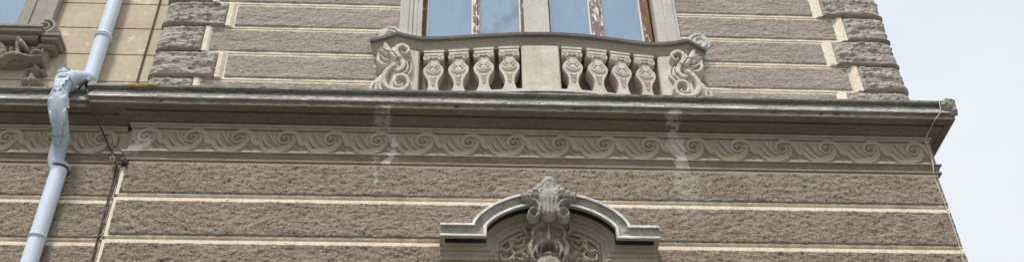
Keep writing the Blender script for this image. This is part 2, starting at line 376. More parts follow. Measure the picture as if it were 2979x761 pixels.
def field_row(k, z0, z1, longq):
    l0 = -2.355 if longq else -2.585
    r1 = 4.145 if longq else 3.95
    rough_panel('stucco_field', l0, -.60, z0, z1, 0, .008, M['roughcast_grey'], bld, seed=50 + k, depth=.009, kind=1, res=.016)
    rough_panel('stucco_field', 2.36, r1, z0, z1, 0, .008, M['roughcast_grey'], bld, seed=70 + k, depth=.009, kind=1, res=.016)
    ql = (-2.44 if longq else -2.63) - XL; qr = XQR - (4.245 if longq else 4.045)
    quoin('quoin_block', XL + .055, -1, ql - .055, z0 - .016, z1 + .002, bld, 90 + k * 2.3, ret=.10)
    quoin('quoin_block', XQR + .0, 1, qr, z0 - .016, z1 + .002, bld, 130 + k * 2.3)
    # pale bevelled strips standing beside the quoins
    for x, sgn in (((-2.44 if longq else -2.63), 1), ((4.245 if longq else 4.045), -1)):
        s = MB(); s.add([(x, 0, z0 - .02), (x, 0, z1 + .015), (x, -.035, z0 - .02), (x, -.035, z1 + .015), (x + sgn * .045, -.03, z0 - .02), (x + sgn * .045, -.03, z1 + .015),
               (x + sgn * .078, 0, z0 - .02), (x + sgn * .078, 0, z1 + .015)], [(0, 2, 3, 1), (2, 4, 5, 3), (4, 6, 7, 5), (0, 6, 4, 2), (1, 3, 5, 7)])
        s.build('quoin_fillet', M['cream'], bld)
for k, zj in enumerate([7.065] + UJ):
    z1 = (UJ[k] if k < len(UJ) else 10.4) - .024
    field_row(k, zj + .024 if k else 7.08, z1, k % 2 == 1)

# upper storey of the neighbouring building: ochre plaster, thin sunk joints
om = MB(); WJ = [7.105, 7.47, 7.85, 8.235, 8.61, 8.98, 9.36]
om.box(-9, XL + .08, .115, 6, 6.9, 12.)
om.build('plaster_wall', M['ochre_groove'], wing)
om = MB()
for k, z in enumerate(WJ):
    up = (WJ[k + 1] - .012) if k + 1 < len(WJ) else 12.
    om.box(-9.01, XL + .081, .10, .116, z, up)
om.build('plaster_band', M['ochre'], wing, bevel=.004)

# ------------------------------------------------------------------ cornice, frieze, string moulding
def run(name, parent, profile, mats, x0, x1, Y, left=None, right=None, step=.035, wob=.003, seed=0, chip=0, extra=0):
    """profile (projection, z, material) drawn along the face y = Y and mitred round the corners"""
    st = []
    if left is not None: st.append(('L', left))
    n = int((x1 - x0) / step)
    for k in range(n + 1): st.append(('F', x0 + (x1 - x0) * k / n))
    if right is not None:
        for k in range(0, 9): st.append(('R', right * (k + 1) / 9))
    V = []; m = len(profile)
    for kind, s in st:
        for j, (p, z, _) in enumerate(profile):
            if kind == 'L': v = [x0 - p - extra * max(0, min(1, (p - .12) / .1)), Y + s, z]
            elif kind == 'R': v = [x1 + p, Y + s, z]
            else:
                x = s
                if s <= x0 + 1e-6: x = x0 - (p + extra * max(0, min(1, (p - .12) / .1)) if left is not None else 0)
                elif s >= x1 - 1e-6: x = x1 + (p if right is not None else 0)
                v = [x, Y - p, z]
            d = wob * fbm(v[0] * 6 + (v[1] if kind == 'R' else 0) * 6, j * 1.7, seed); v[1] += d; v[2] += d * .8
            if chip and p > .2:
                g = fbm(v[0] * 14, j * .6, seed + 5)
                if g > .35: v[1] += chip * (g - .35) * 2; 
            V.append(v)
    F = []; I = []
    for k in range(len(st) - 1):
        for j in range(m - 1):
            F.append((k * m + j, (k + 1) * m + j, (k + 1) * m + j + 1, k * m + j + 1)); I.append(profile[j][2])
    F.append(tuple(range(m))); I.append(0); F.append(tuple(range(len(st) * m - 1, (len(st) - 1) * m - 1, -1))); I.append(0)
    return link(name, mesh(name, V, F, mats, True, I, 28), parent)

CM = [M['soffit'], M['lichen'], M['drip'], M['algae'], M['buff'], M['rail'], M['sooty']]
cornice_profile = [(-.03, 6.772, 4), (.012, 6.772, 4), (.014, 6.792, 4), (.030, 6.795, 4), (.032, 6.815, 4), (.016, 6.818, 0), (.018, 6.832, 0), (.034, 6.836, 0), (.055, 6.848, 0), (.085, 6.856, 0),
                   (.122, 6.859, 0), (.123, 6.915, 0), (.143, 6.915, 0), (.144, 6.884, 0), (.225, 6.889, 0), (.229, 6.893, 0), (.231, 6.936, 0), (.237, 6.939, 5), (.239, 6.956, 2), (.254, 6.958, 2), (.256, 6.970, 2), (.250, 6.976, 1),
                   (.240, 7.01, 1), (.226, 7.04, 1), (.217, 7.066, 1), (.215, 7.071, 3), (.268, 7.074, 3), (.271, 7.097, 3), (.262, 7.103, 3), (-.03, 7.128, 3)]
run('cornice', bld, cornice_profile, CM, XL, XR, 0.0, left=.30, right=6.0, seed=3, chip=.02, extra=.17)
run('cornice', wing, [(p, z - .005, i_) for p, z, i_ in cornice_profile], CM, -9.0, XL - .06, .06, seed=13, chip=.02)
# broken corner of the cornice on the right, patched with lumpy mortar
f = Field(XR + .10, XR + .275, 6.93, 7.13, .008); f.blob(XR + .19, 7.05, .085, .075, .06); f.blob(XR + .23, 6.99, .045, .06, .05); f.blob(XR + .21, 7.105, .07, .03, .06); f.rough(.02, 30, 4)
link('mortar_patch', f.mesh('mortar_patch', -.235, M['lichen']), bld)

f = Field(-3.28, -2.86, 7.07, 7.12, .006); f.blob(-3.07, 7.088, .10, .022, .006); f.blob(-2.95, 7.095, .07, .014, .006); f.rough(.006, 40, 2)
M['yellow'] = stone('yellow_lichen', (.24, .19, .05), (.34, .27, .09), 20, 60)
link('lichen_patch', f.mesh('lichen_patch', -.270, M['yellow']), bld)
fr = MB().box(XL - .004, XR, .012, .5, 6.45, 6.80); fr.box(XR - .045, XR + .004, -.008, .02, 6.49, 6.78)
fr.box(XR - .02, XR + .004, .02, 6.0, 6.45, 6.80)
frieze = fr.build('frieze', M['buff'], bld, bevel=.003)
frw = MB().box(-9, XL + .02, .072, .5, 6.45, 6.80).build('frieze', M['buff'], wing)
string_profile = [(-.03, 6.478, 4), (.022, 6.477, 4), (.036, 6.472, 4), (.038, 6.460, 6), (.028, 6.456, 6), (.018, 6.440, 6), (.010, 6.418, 6), (.008, 6.396, 0), (.010, 6.388, 0), (.020, 6.386, 0), (.022, 6.370, 6), (.018, 6.366, 6), (-.004, 6.364, 6), (-.004, 6.350, 4), (-.03, 6.350, 0)][::-1]
run('string_moulding', bld, string_profile, CM, XL, XR, 0.0, left=.2, right=6.0, seed=23, wob=.002)
run('string_moulding', wing, string_profile, CM, -9.0, XL - .03, .06, seed=33, wob=.002)

PER = .4433
def scroll_field(x0, x1):
    f = Field(x0, x1, -.176, .108, .0040)
    W_ = [(.004, -.016), (-.018, -.002), (-.006, .022), (.024, .020), (.042, -.008), (.026, -.044), (-.012, -.058), (-.050, -.038), (-.062, .008), (-.040, .056), (.0, .080), (.045, .084), (.09, .070), (.128, .028), (.146, -.030), (.160, -.060), (.205, -.064), (.232, -.10), (.262, -.138), (.31, -.153), (.37, -.153), (.42, -.146),
          (.475, -.118), (.507, -.075), (.515, -.045)]
    for sh in (-PER, 0, PER):
        T = lambda P: [(a + sh, b) for a, b in P]
        f.stroke(T([(-.105, .055), (-.108, .0), (-.085, -.05), (-.04, -.085)]), [.03, .055, .052, .03], .012, .2)
        f.stroke(T([(-.16, .07), (-.135, .02), (-.10, -.045), (-.05, -.085), (-.0, -.095)]), [.04, .030, .026, .024, .014], .018, .25)
        f.stroke(T([(-.20, .0), (-.185, -.03), (-.158, -.075), (-.10, -.115), (-.03, -.115), (.03, -.08), (.05, -.04)]), [.034, .042, .038, .038, .038, .034, .020], .018, .2)
        f.stroke(T(W_), [.014, .019, .022, .022, .022, .025, .029, .032, .036, .042, .048, .052, .056, .060, .058, .058, .056, .054, .056, .058, .058, .056, .052, .046, .034], .024, .14)
        f.stroke(T([(.055, .045), (.083, .015), (.085, -.04), (.07, -.09)]), [.02, .04, .044, .03], .012, .2)
        f.stroke(T([(.0, -.166), (.045, -.155), (.075, -.128), (.115, -.128), (.145, -.155), (.20, -.166)]), [.010, .014, .014, .014, .014, .008], .010, .6)
        f.blob(.103 + sh, -.10, .012, .012, .022)
        f.blob(.128 + sh, -.112, .012, .010, .022)
    f.H = f.H * 1.2
    f.rough(.002, 30, x0)
    return f
full = scroll_field(-PER / 2, PER / 2).mesh('scroll_carving', 0, M['buff'], cut=-1)
lcut = scroll_field(XL + .01 - (-2.969), PER / 2).mesh('scroll_carving', 0, M['buff'], cut=-1)
rcut = scroll_field(-PER / 2, XR - .047 - (-2.969 + 17 * PER)).mesh('scroll_carving', 0, M['buff'], cut=-1)
def put(me, parent, x, y, z):
    o = bpy.data.objects.new('scroll_carving', me); C.objects.link(o)
    o.parent = parent; o.location = (x, y, z)
    o.matrix_parent_inverse = Matrix.Translation(-(Vector(parent.location) + (Vector(parent.parent.location) if False else Vector()))); return o
for k in range(18):
    me = lcut if k == 0 else rcut if k == 17 else full
    put(me, frieze, -2.969 + k * PER, .011, 6.662)
wcut = scroll_field(-PER / 2, .16).mesh('scroll_carving', 0, M['buff'], cut=-1)
for k in range(5):
    put(wcut if k == 0 else full, frw, -3.40 - k * PER, .070, 6.663)

# ------------------------------------------------------------------ upper window of the corner building
win = MB()
jambs = []
for s, x in ((-1, WX0), (1, WX1)):          # moulded jambs, stepping back to the opening
    a = lambda d: x + s * d
    prof = [(-.02, .20), (-.02, .012), (.03, .012), (.035, .0), (.075, .0), (.08, -.022), (.115, -.03), (.125, -.045), (.175, -.048), (.185, -.03), (.215, -.03), (.225, .03)]
    V = [(a(d), y, z) for z in (7.1, 10.8) for d, y in prof]; n = len(prof)
    surround = MB().add(V, [(k, k + 1, n + k + 1, n + k) for k in range(n - 1)])
    jambs.append(surround.build('window_jamb', M['jamb'], bld, smooth=False))
def volute(name, cx, cz, r, Y, depth, mat, parent, s=1, turns=1.6, rz=None):
    rz = rz or r
    f = Field(cx - r * 1.15, cx + r * 1.15, cz - rz * 1.15, cz + rz * 1.15, r / 22)
    f.blob(cx, cz, r, rz, depth * .6, .12)
    P = [(cx + s * r * (.86 - .62 * k / 20) * math.cos(math.radians(100 - k * 28)), cz + rz * (.86 - .62 * k / 20) * math.sin(math.radians(100 - k * 28))) for k in range(21)]
    f.stroke(P, [r * .34] * 12 + [r * .26] * 9, depth, .5); f.rough(.003, 30)
    return link(name, f.mesh(name, Y, mat), parent)
vL = at(1136, 100, -.03); vR = at(2034, 120, -.03)
volute('volute', vL[0], vL[1], .13, .0, .032, M['jamb'], jambs[0], 1)
volute('volute', vR[0], vR[1], .13, .0, .032, M['jamb'], jambs[1], -1)
window = empty('window', (0, 0, 0)); window.parent = bld; window.matrix_parent_inverse = Matrix.Translation((0, 0, -GZ))
def X(px, Y=.12): return at(px, 60, Y)[0]
def child(mb, name, mat, parent, **kw): return mb.build(name, mat, parent, **kw)
def wpart(mb, name, mat, **kw):
    o = mb.build(name, mat, None, **kw); o.parent = window; o.matrix_parent_inverse = Matrix.Identity(4); return o
b = MB().box(X(1525, .04), X(1598, .04), .04, .3, 7.1, 10.8); wpart(b, 'mullion', M['jamb'], bevel=.008)
for (f0, g0, g1, h0, h1, g2, g3, f1) in ((1222, 1246, 1372, 1372, 1400, 1400, 1511, 1526), (1597, 1605, 1714, 1714, 1757, 1757, 1863, 1898)):
    w1 = MB().box(X(f0), X(g0) - .018, .10, .2, 7.1, 10.8); wpart(w1, 'frame', M['brown_wood'], bevel=.004)
    w1 = MB().box(X(g3) + .018, X(f1) - (.0 if f0 == 1222 else .03), .10, .2, 7.1, 10.8); wpart(w1, 'frame', M['brown_wood'], bevel=.004)
    sash = MB()
    for (l, r) in ((X(g0), X(g1)), (X(g2), X(g3))):
        sash.box(l - .018, l, .125, .17, 7.1, 10.8); sash.box(r, r + .018, .125, .17, 7.1, 10.8); sash.box(l, r, .126, .171, 7.3, 7.36)
    wpart(sash, 'sash', M['white_wood'], bevel=.003)
    mid = MB().box(X(h0) + .018, X(h1) - .018, .085, .17, 7.1, 10.8)
    mid.box(X(h0) + .045, X(h1) - .045, .07, .09, 7.1, 10.8); wpart(mid, 'meeting_stile', M['paint'], bevel=.004)
    for q, (l, r) in enumerate(((X(g0), X(g1)), (X(g2), X(g3)))):
        wpart(MB().box(l, r, .158, .164, 7.1, 10.8), 'pane', M['pane_marked'] if (q == 1 and f0 == 1222) else M['pane'])

# ------------------------------------------------------------------ balustrade standing on the cornice
bal = empty('balustrade', (.86, -.15, 7.14), 'carved stone balustrade with bowed handrail standing on the cornice below the wide window', 'balustrade')
def bpart(me_or_mb, name, mat=None, parent=None, **kw):
    if isinstance(me_or_mb, MB): o = me_or_mb.build(name, mat, None, **kw)
    else: o = link(name, me_or_mb)
    p = parent or bal; o.parent = p; o.matrix_parent_inverse = Matrix.Translation(-Vector(bal.location)) if p is bal else Matrix.Translation(-Vector(bal.location)) @ Matrix.Identity(4)
    return o
RP = [[(-.908, -.113), (-.764, -.163), (-.619, -.232)], [(-.619, -.232), (-.496, -.192), (-.319, -.162), (-.033, -.187), (.252, -.221), (.537, -.251), (.822, -.268), (1.109, -.266), (1.399, -.245),
      (1.694, -.204), (2.009, -.163), (2.244, -.177), (2.418, -.223)], [(2.418, -.223), (2.533, -.150), (2.647, -.077)]]
rail = []
for seg in RP: rail += [tuple(p) for p in catmull(seg, 6)][:-1]
rail.append(RP[-1][-1]); rx = np.array([p[0] for p in rail]); ry = np.array([p[1] for p in rail])
def YR(x): return float(np.interp(x, rx, ry))
RB = 7.775
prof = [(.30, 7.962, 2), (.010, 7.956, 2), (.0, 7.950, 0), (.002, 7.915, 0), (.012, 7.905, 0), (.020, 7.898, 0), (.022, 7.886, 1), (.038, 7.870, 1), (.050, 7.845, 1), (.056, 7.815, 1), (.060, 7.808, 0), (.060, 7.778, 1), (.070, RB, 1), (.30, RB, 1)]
V = []; m = len(prof)
for (x, y) in rail:
    for d, z, _ in prof:
        xx = x; 
        if x < -.55: xx = x + d * max(0, (-.55 - x) / .36) * .6
        if x > 2.35: xx = x - d * max(0, (x - 2.35) / .3) * .6
        w_ = .003 * fbm(x * 7, z * 30, 2)
        V.append((xx, (y + d) if d < .25 else .02, z + w_))
F = [(k * m + j, k * m + j + 1, (k + 1) * m + j + 1, (k + 1) * m + j) for k in range(len(rail) - 1) for j in range(m - 1)]; I = [prof[j][2] for k in range(len(rail) - 1) for j in range(m - 1)]
F += [tuple(range(m)), tuple(range(len(rail) * m - 1, (len(rail) - 1) * m - 1, -1))]; I += [0, 0]
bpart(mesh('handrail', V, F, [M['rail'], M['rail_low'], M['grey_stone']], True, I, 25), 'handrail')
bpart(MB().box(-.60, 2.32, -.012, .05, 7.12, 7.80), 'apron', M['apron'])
ZB = 7.13
# central panel and end piers with bevelled edges
def pier(x0, x1, name='panel', cut=.014, dy=.035, side=0):
    b = MB(); n = 8
    for k in range(n):
        a = x0 + (x1 - x0) * k / n; c = x0 + (x1 - x0) * (k + 1) / n
        ya, yc = YR(a) + dy, YR(c) + dy
        b.add([(a, ya, ZB), (c, yc, ZB), (c, yc, RB + .01), (a, ya, RB + .01)], [(0, 1, 2, 3)])
    b.add([(x0, YR(x0) + dy, ZB), (x0, YR(x0) + dy, RB + .01), (x0 - cut, YR(x0) + dy + .02, ZB), (x0 - cut, YR(x0) + dy + .02, RB + .01), (x0 - cut, 0, ZB), (x0 - cut, 0, RB + .01)], [(0, 1, 3, 2), (2, 3, 5, 4)])
    b.add([(x1, YR(x1) + dy, ZB), (x1, YR(x1) + dy, RB + .01), (x1 + cut, YR(x1) + dy + .02, ZB), (x1 + cut, YR(x1) + dy + .02, RB + .01), (x1 + cut, 0, ZB), (x1 + cut, 0, RB + .01)], [(1, 0, 2, 3), (3, 2, 4, 5)])
    bpart(b, name, M['carved'])
pier(.678, 1.040, 'panel'); pier(-.66, -.392, 'pier', dy=.055); pier(2.112, 2.40, 'pier', dy=.055)
pl = MB(); n = 24
for k in range(n):
    a = .12 + 1.50 * k / n; c = .12 + 1.50 * (k + 1) / n
    pl.add([(a, YR(a) + .010, ZB), (c, YR(c) + .010, ZB), (c, YR(c) + .010, ZB + .035), (a, YR(a) + .010, ZB + .035), (a, 0, ZB + .035), (c, 0, ZB + .035)], [(0, 1, 2, 3), (3, 2, 5, 4)])
bpart(pl, 'plinth', M['carved'])

# one baluster with its carved rosette, then seven copies
def baluster_proto():
    half = [(.100, 0), (.100, .040), (.088, .050), (.066, .085), (.052, .13), (.047, .175), (.049, .215), (.060, .255), (.078, .29), (.095, .325), (.104, .36), (.104, .39), (.096, .415), (.080, .436), (.068, .452), (.062, .47), (.064, .49),
            (.072, .505), (.072, .54), (.096, .55), (.096, .575), (.101, .58), (.101, .612), (.106, .618), (.106, .645)]
    pts = [(x, z) for x, z in half] + [(-x, z) for x, z in half[::-1]]
    b = MB().prism(pts, 0, .15)
    b.box(-.106, .106, -.016, .15, .617, .6455); b.box(-.100, .100, -.010, .15, .58, .612)
    for s in (-1, 1):
        b.cyl((s * .072, .535), .037, -.018, .15, 18); b.cyl((s * .072, .535), .011, -.030, .0, 10)
        b.tube([(s * .072 + .030 * math.cos(a), -.018, .535 + .030 * math.sin(a)) for a in [math.radians(30 * k) for k in range(13)]], .008, 6)
    b.tube([(-.04, -.008, .547), (0, -.01, .537), (.04, -.008, .547)], .009, 6)
    return mesh('baluster', b.V, b.F, M['carved'], False)
def rosette_mesh():
    f = Field(-.085, .085, -.26, .115, .0038)
    f.blob(0, 0, .080, .074, .006, .2)
    for k in range(11):                              # ring of beads
        a = math.radians(195 + k * 15); f.blob(.066 * math.cos(a), .060 * math.sin(a), .0105, .0105, .020)
    for s in (-1, 1):                                # two small scrolls over a ribbed shell
        f.stroke([(0, .034), (s * .016, .040), (s * .034, .034), (s * .046, .016), (s * .038, .002), (s * .030, .012)], [.016, .015, .014, .013, .011, .007], .020)
        f.stroke([(s * .030, .066), (s * .050, .052), (s * .066, .030)], [.008, .016, .010], .014)
    for k in range(-3, 4): f.stroke([(k * .003, .020), (k * .009, -.018), (k * .0145, -.046 + abs(k) * .003)], [.007, .010, .013], .020)
    for k in range(-3, 4): f.stroke([(k * .006, .050), (k * .014, .078)], [.010, .014], .015)
    for k, (z, r) in enumerate(((-.105, .027), (-.135, .022), (-.160, .018), (-.182, .015), (-.203, .012))):
        f.stroke([(-r, z), (0, z - .016), (r, z)], .011, .014)
    f.H *= .75; f.rough(.002, 60, 2)
    return f.mesh('rosette', 0, M['carved'])
bme = baluster_proto(); rme = rosette_mesh()
import bmesh
bm_ = bmesh.new(); bm_.from_mesh(bme); bmesh.ops.recalc_face_normals(bm_, faces=bm_.faces); bm_.to_mesh(bme); bm_.free()
bx = [-.232, .022, .278, .536, 1.183, 1.444, 1.694, 1.947]
for i, x in enumerate(bx):
    o = bpy.data.objects.new('baluster', bme); C.objects.link(o); o.parent = bal
    d = (YR(x + .08) - YR(x - .08)) / .16
    o.location = Vector((x, YR(x) + .042, ZB)) - Vector(bal.location); o.rotation_euler = (0, 0, math.atan(d))
    bv = o.modifiers.new('bevel', 'BEVEL'); bv.width = .004; bv.segments = 2; bv.limit_method = 'ANGLE'; bv.angle_limit = math.radians(40)
    r = bpy.data.objects.new('rosette', rme); C.objects.link(r); r.parent = o; r.location = (0, .001, .378)

# scrolled consoles with acanthus leaves at both ends
def cz(x, y, Y=-.19): return at(1060 + x / 3.655, 100 + y / 3.655, Y)
u = 1 / 3.655 * .00348
f = Field(-1.0, -.43, 7.12, 7.80, .0055)
S = lambda P, w_, h, **k: f.stroke([cz(*p) for p in P], [a * u * 1.25 for a in w_] if isinstance(w_, list) else w_ * u, h, **k)
S([(360, 300), (320, 380), (270, 450), (220, 520), (160, 575)], [90, 140, 170, 200, 190], .03, edge=.15)
S([(60, 590), (72, 520), (140, 450), (190, 400)], [34, 32, 28, 20], .06)
S([(125, 590), (128, 510), (175, 440), (215, 390)], [32, 30, 26, 20], .075)
S([(190, 590), (165, 530), (185, 460), (235, 400)], [30, 32, 28, 20], .075)
S([(330, 330), (280, 350), (225, 410), (202, 480), (230, 550), (300, 590), (380, 597), (440, 570), (468, 515), (445, 460), (395, 438), (340, 455), (318, 505), (345, 550), (390, 555), (405, 525)],
  [30, 40, 46, 48, 48, 46, 44, 40, 40, 38, 36, 34, 32, 28, 22, 14], .13)
S([(480, 255), (500, 310), (490, 370), (440, 420), (385, 445)], [18, 24, 26, 24, 18], .06)
S([(445, 270), (462, 320), (448, 370), (400, 405), (350, 412)], [16, 22, 24, 22, 16], .085)
S([(360, 225), (395, 262), (415, 310), (400, 352), (350, 378), (320, 376)], [44, 46, 48, 44, 36, 24], .11)
S([(372, 240), (338, 190), (350, 145), (400, 122), (450, 140), (470, 178), (450, 208), (415, 210), (405, 188)], [44, 46, 44, 42, 40, 36, 30, 22, 14], .13)
S([(340, 300), (300, 330), (330, 330)], [40, 50, 30], .06, edge=.7)
S([(215, 95), (235, 130), (265, 180), (310, 235), (340, 260)], [30, 60, 60, 46, 30], .13, edge=.7)
S([(150, 170), (195, 180), (240, 215)], [30, 50, 40], .12, edge=.7); S([(175, 150), (240, 180), (300, 190)], [20, 36, 30], .14, edge=.7)
S([(150, 210), (150, 270), (190, 310), (240, 325)], [36, 44, 44, 30], .11, edge=.6)
S([(180, 235), (210, 270), (270, 285)], [24, 30, 26], .135, edge=.7)
S([(220, 300), (300, 300), (370, 280)], [26, 34, 26], .09, edge=.7)
f.H *= .72; f.rough(.005, 22, 3)
XM = (cz(430, 190)[0] + at(1900 + 240 / 3.655, 120 + 190 / 3.655, -.19)[0]) / 2
bpart(f.mesh('scroll_console', -.118, M['carved'], skirt=.10), 'scroll_console')
o = bpart(f.mesh('scroll_console', -.118, M['carved'], mirror=XM, skirt=.10), 'scroll_console')

# ------------------------------------------------------------------ curved stone hood over the lower opening
hood = empty('window_hood', (.86, 0, 5.3)); hood.parent = bld; hood.matrix_parent_inverse = Matrix.Translation((0, 0, -GZ))
def hpart(o): o.parent = hood; o.matrix_parent_inverse = Matrix.Translation(-Vector(hood.location)); return o
HX0, HX1, HC = -.115, 1.835, .872
zt = 5.50; half = .70; rise = .365; Rr = (half ** 2 + rise ** 2) / (2 * rise); czr = zt + rise - Rr
a0 = math.atan2(zt - czr, -half); a1 = math.atan2(zt - czr, half)
path = [((HX0, zt), (0, 1), 1.)]
arc = []
nA = 40
def arch(t):          # between a segment and a half ellipse: steep at the feet, flat at the crown
    x = -half * math.cos(t); seg = math.sqrt(Rr * Rr - x * x) - (Rr - rise); ell = rise * math.sin(t)
    return HC + x, zt + .45 * ell + .55 * seg
for k in range(nA + 1):
    t = math.pi * k / nA; p0 = arch(max(0, t - .02)); p1 = arch(min(math.pi, t + .02)); d = math.hypot(p1[0] - p0[0], p1[1] - p0[1])
    arc.append((arch(t), (-(p1[1] - p0[1]) / d, (p1[0] - p0[0]) / d)))
def mitre(n1, n2):
    m_ = np.array(n1) + np.array(n2); m_ /= np.linalg.norm(m_); return tuple(m_), 1 / (m_ @ np.array(n1))
for k in range(1, 6): path.append(((HX0 + (arc[0][0][0] - HX0) * k / 6, zt), (0, 1), 1.))
mi, ms = mitre((0, 1), arc[0][1]); path.append((arc[0][0], mi, ms))
for p, n in arc[1:-1]: path.append((p, n, 1.))
mi, ms = mitre((0, 1), arc[-1][1]); path.append((arc[-1][0], mi, ms))
for k in range(1, 7): path.append(((arc[-1][0][0] + (HX1 - arc[-1][0][0]) * k / 6, zt), (0, 1), 1.))
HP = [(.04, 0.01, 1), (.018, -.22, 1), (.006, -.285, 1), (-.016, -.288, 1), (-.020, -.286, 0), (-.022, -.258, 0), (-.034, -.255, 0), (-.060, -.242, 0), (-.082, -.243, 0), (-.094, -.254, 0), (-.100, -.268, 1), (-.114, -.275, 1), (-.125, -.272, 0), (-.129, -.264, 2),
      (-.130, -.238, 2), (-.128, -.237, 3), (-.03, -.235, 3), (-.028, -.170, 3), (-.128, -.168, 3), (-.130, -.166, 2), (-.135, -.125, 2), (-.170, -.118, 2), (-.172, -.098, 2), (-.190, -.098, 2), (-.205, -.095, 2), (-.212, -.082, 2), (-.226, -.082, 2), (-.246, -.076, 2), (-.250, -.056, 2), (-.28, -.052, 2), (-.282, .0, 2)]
V = []; m = len(HP); lim = len(path)
for i, (p, n, s_) in enumerate(path):
    for o_, y, _ in HP:
        w_ = .003 * fbm(p[0] * 8, o_ * 40, 5)
        V.append((p[0] + n[0] * o_ * s_, y + w_, p[1] + n[1] * o_ * s_ + w_))
F = [(k * m + j, k * m + j + 1, (k + 1) * m + j + 1, (k + 1) * m + j) for k in range(lim - 1) for j in range(m - 1)]; I = [HP[j][2] for k in range(lim - 1) for j in range(m - 1)]
F += [tuple(range(m)), tuple(range(lim * m - 1, (lim - 1) * m - 1, -1))]; I += [0, 0]
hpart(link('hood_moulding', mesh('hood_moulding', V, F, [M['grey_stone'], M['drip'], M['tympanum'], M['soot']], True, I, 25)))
for x0_, x1_, a_, b_ in ((HX0 - .004, HX0 + .045, HX0 + .10, .11), (HX1 - .045, HX1 + .004, HX1 - .30, HX1 - .10)):
    hpart(MB().box(x0_, x1_, -.262, .0, zt - .135, zt - .09).build('hood_return', M['tympanum'], None, bevel=.006))
    hpart(MB().box(a_, b_, -.09, 0, 4.95, zt - .29).build('hood_bracket', M['tympanum'], None, bevel=.006))
hpart(MB().box(.12, 1.62, -.022, .01, 4.7, 5.58).build('tympanum', M['tympanum'], None))

def K(x, y, Y=-.30): return at(1480 + x / 2.429, 490 + y / 2.429, Y)
uk = 1 / 2.429 * .00348; uz = uk * 1.32
kc = K(285, 300)[0]
def sym(fn):
    for s in (-1, 1): fn(s)
# crest and cartouche breaking the arch
f = Field(kc - .36, kc + .36, 5.40, 6.12, .0065); KB = -.272; HS = .55
def kb(x, y, rx_, rz_, h, both=True, Y=None, **k):
    h *= HS; Y = KB - h if k.get('mode') != 'sub' else KB - .08
    for s in ((-1, 1) if both and x != 285 else (1,)):
        p = K(285, y, Y); f.blob(p[0] + s * (x - 285) * uk, p[1] - s * 0, rx_ * uk, rz_ * uz, h, **k)
def ks(P, w_, h, both=True, Y=None, **k):
    h *= HS; Y = KB - h
    for s in ((-1, 1) if both else (1,)):
        f.stroke([(K(285, y, Y)[0] + s * (x - 285) * uk, K(285, y, Y)[1]) for x, y in P], [a * uk for a in w_] if isinstance(w_, list) else w_ * uk, h, **k)
kb(285, 84, 48, 40, .09, p=.35); kb(285, 70, 30, 22, .11); ks([(285, 110), (285, 160)], [70, 100], .08, both=False)
kb(345, 120, 26, 20, .07); kb(372, 140, 24, 18, .085); kb(330, 145, 28, 24, .10); kb(405, 160, 26, 18, .09); kb(436, 180, 22, 20, .12, p=.3); kb(450, 166, 14, 14, .10)
for q in range(5): ks([(300 + q * 26, 172 + q * 3), (312 + q * 30, 148 + q * 6)], [26, 14], .125 - q * .008, edge=.9)
kb(285, 175, 20, 30, .135)
ks([(285, 180), (285, 230), (285, 275)], [135, 114, 132], .13, both=False, edge=.7)
for q, (xa, xb, xc_) in enumerate(((285, 285, 285), (312, 306, 312), (340, 330, 345))): ks([(xa, 190), (xb, 240), (xc_, 300)], [20, 15, 18], .172 - q * .014, both=q > 0, edge=.9)
ks([(425, 205), (375, 212), (345, 245), (343, 290)], [14, 22, 24, 24], .155, edge=.8)
kb(378, 300, 34, 36, .13, p=.12)
ks([(378, 266), (402, 280), (411, 302), (400, 324), (378, 334), (356, 322), (346, 298), (356, 276), (378, 266)], 13, .165, edge=.8)
kb(380, 304, 18, 19, .10, mode='sub')
f.rough(.004, 34, 8)
hpart(link('crest', f.mesh('crest', KB, M['grey_stone'], skirt=.012)))
hpart(MB().prism([(kc - .13, 5.66), (kc + .13, 5.66), (kc + .13, 5.90), (kc, 5.98), (kc - .13, 5.90)], -.262, -.05).build('keystone', M['grey_stone'], None, bevel=.02))
# bearded mask
f = Field(kc - .30, kc + .30, 4.98, 5.62, .0055); KB = -.15; HS = .8
kb(285, 440, 105, 75, .03, p=.3); kb(285, 600, 120, 110, .02, p=.3)
ks([(285, 376), (318, 376), (350, 388), (368, 404)], [36, 40, 36, 22], .105, edge=.8); ks([(296, 372), (330, 366), (362, 376)], [12, 14, 10], .12, edge=.9)
kb(328, 420, 26, 13, .03, mode='sub')
ks([(285, 395), (285, 440), (285, 468)], [18, 26, 38], .125, both=False, edge=.9); kb(267, 474, 13, 12, .105); kb(285, 484, 20, 15, .145)
kb(340, 458, 34, 22, .05); ks([(368, 404), (384, 440), (376, 478)], [18, 24, 18], .07, edge=.8)
ks([(290, 504), (320, 504), (348, 524), (364, 560), (352, 600)], [22, 34, 36, 32, 18], .09, edge=.8)
ks([(298, 508), (324, 522), (338, 556)], [9, 12, 10], .105, edge=.9); ks([(330, 506), (360, 534), (378, 584)], [9, 12, 12], .10, edge=.9)
ks([(378, 490), (398, 530), (392, 590), (370, 640)], [22, 32, 30, 20], .06, edge=.8)
kb(285, 548, 42, 26, .05, mode='sub'); kb(285, 588, 44, 14, .07); kb(285, 652, 85, 50, .08)
f.rough(.006, 32, 18)
hpart(link('mask', f.mesh('mask', KB, M['mask_stone'], skirt=.05)))
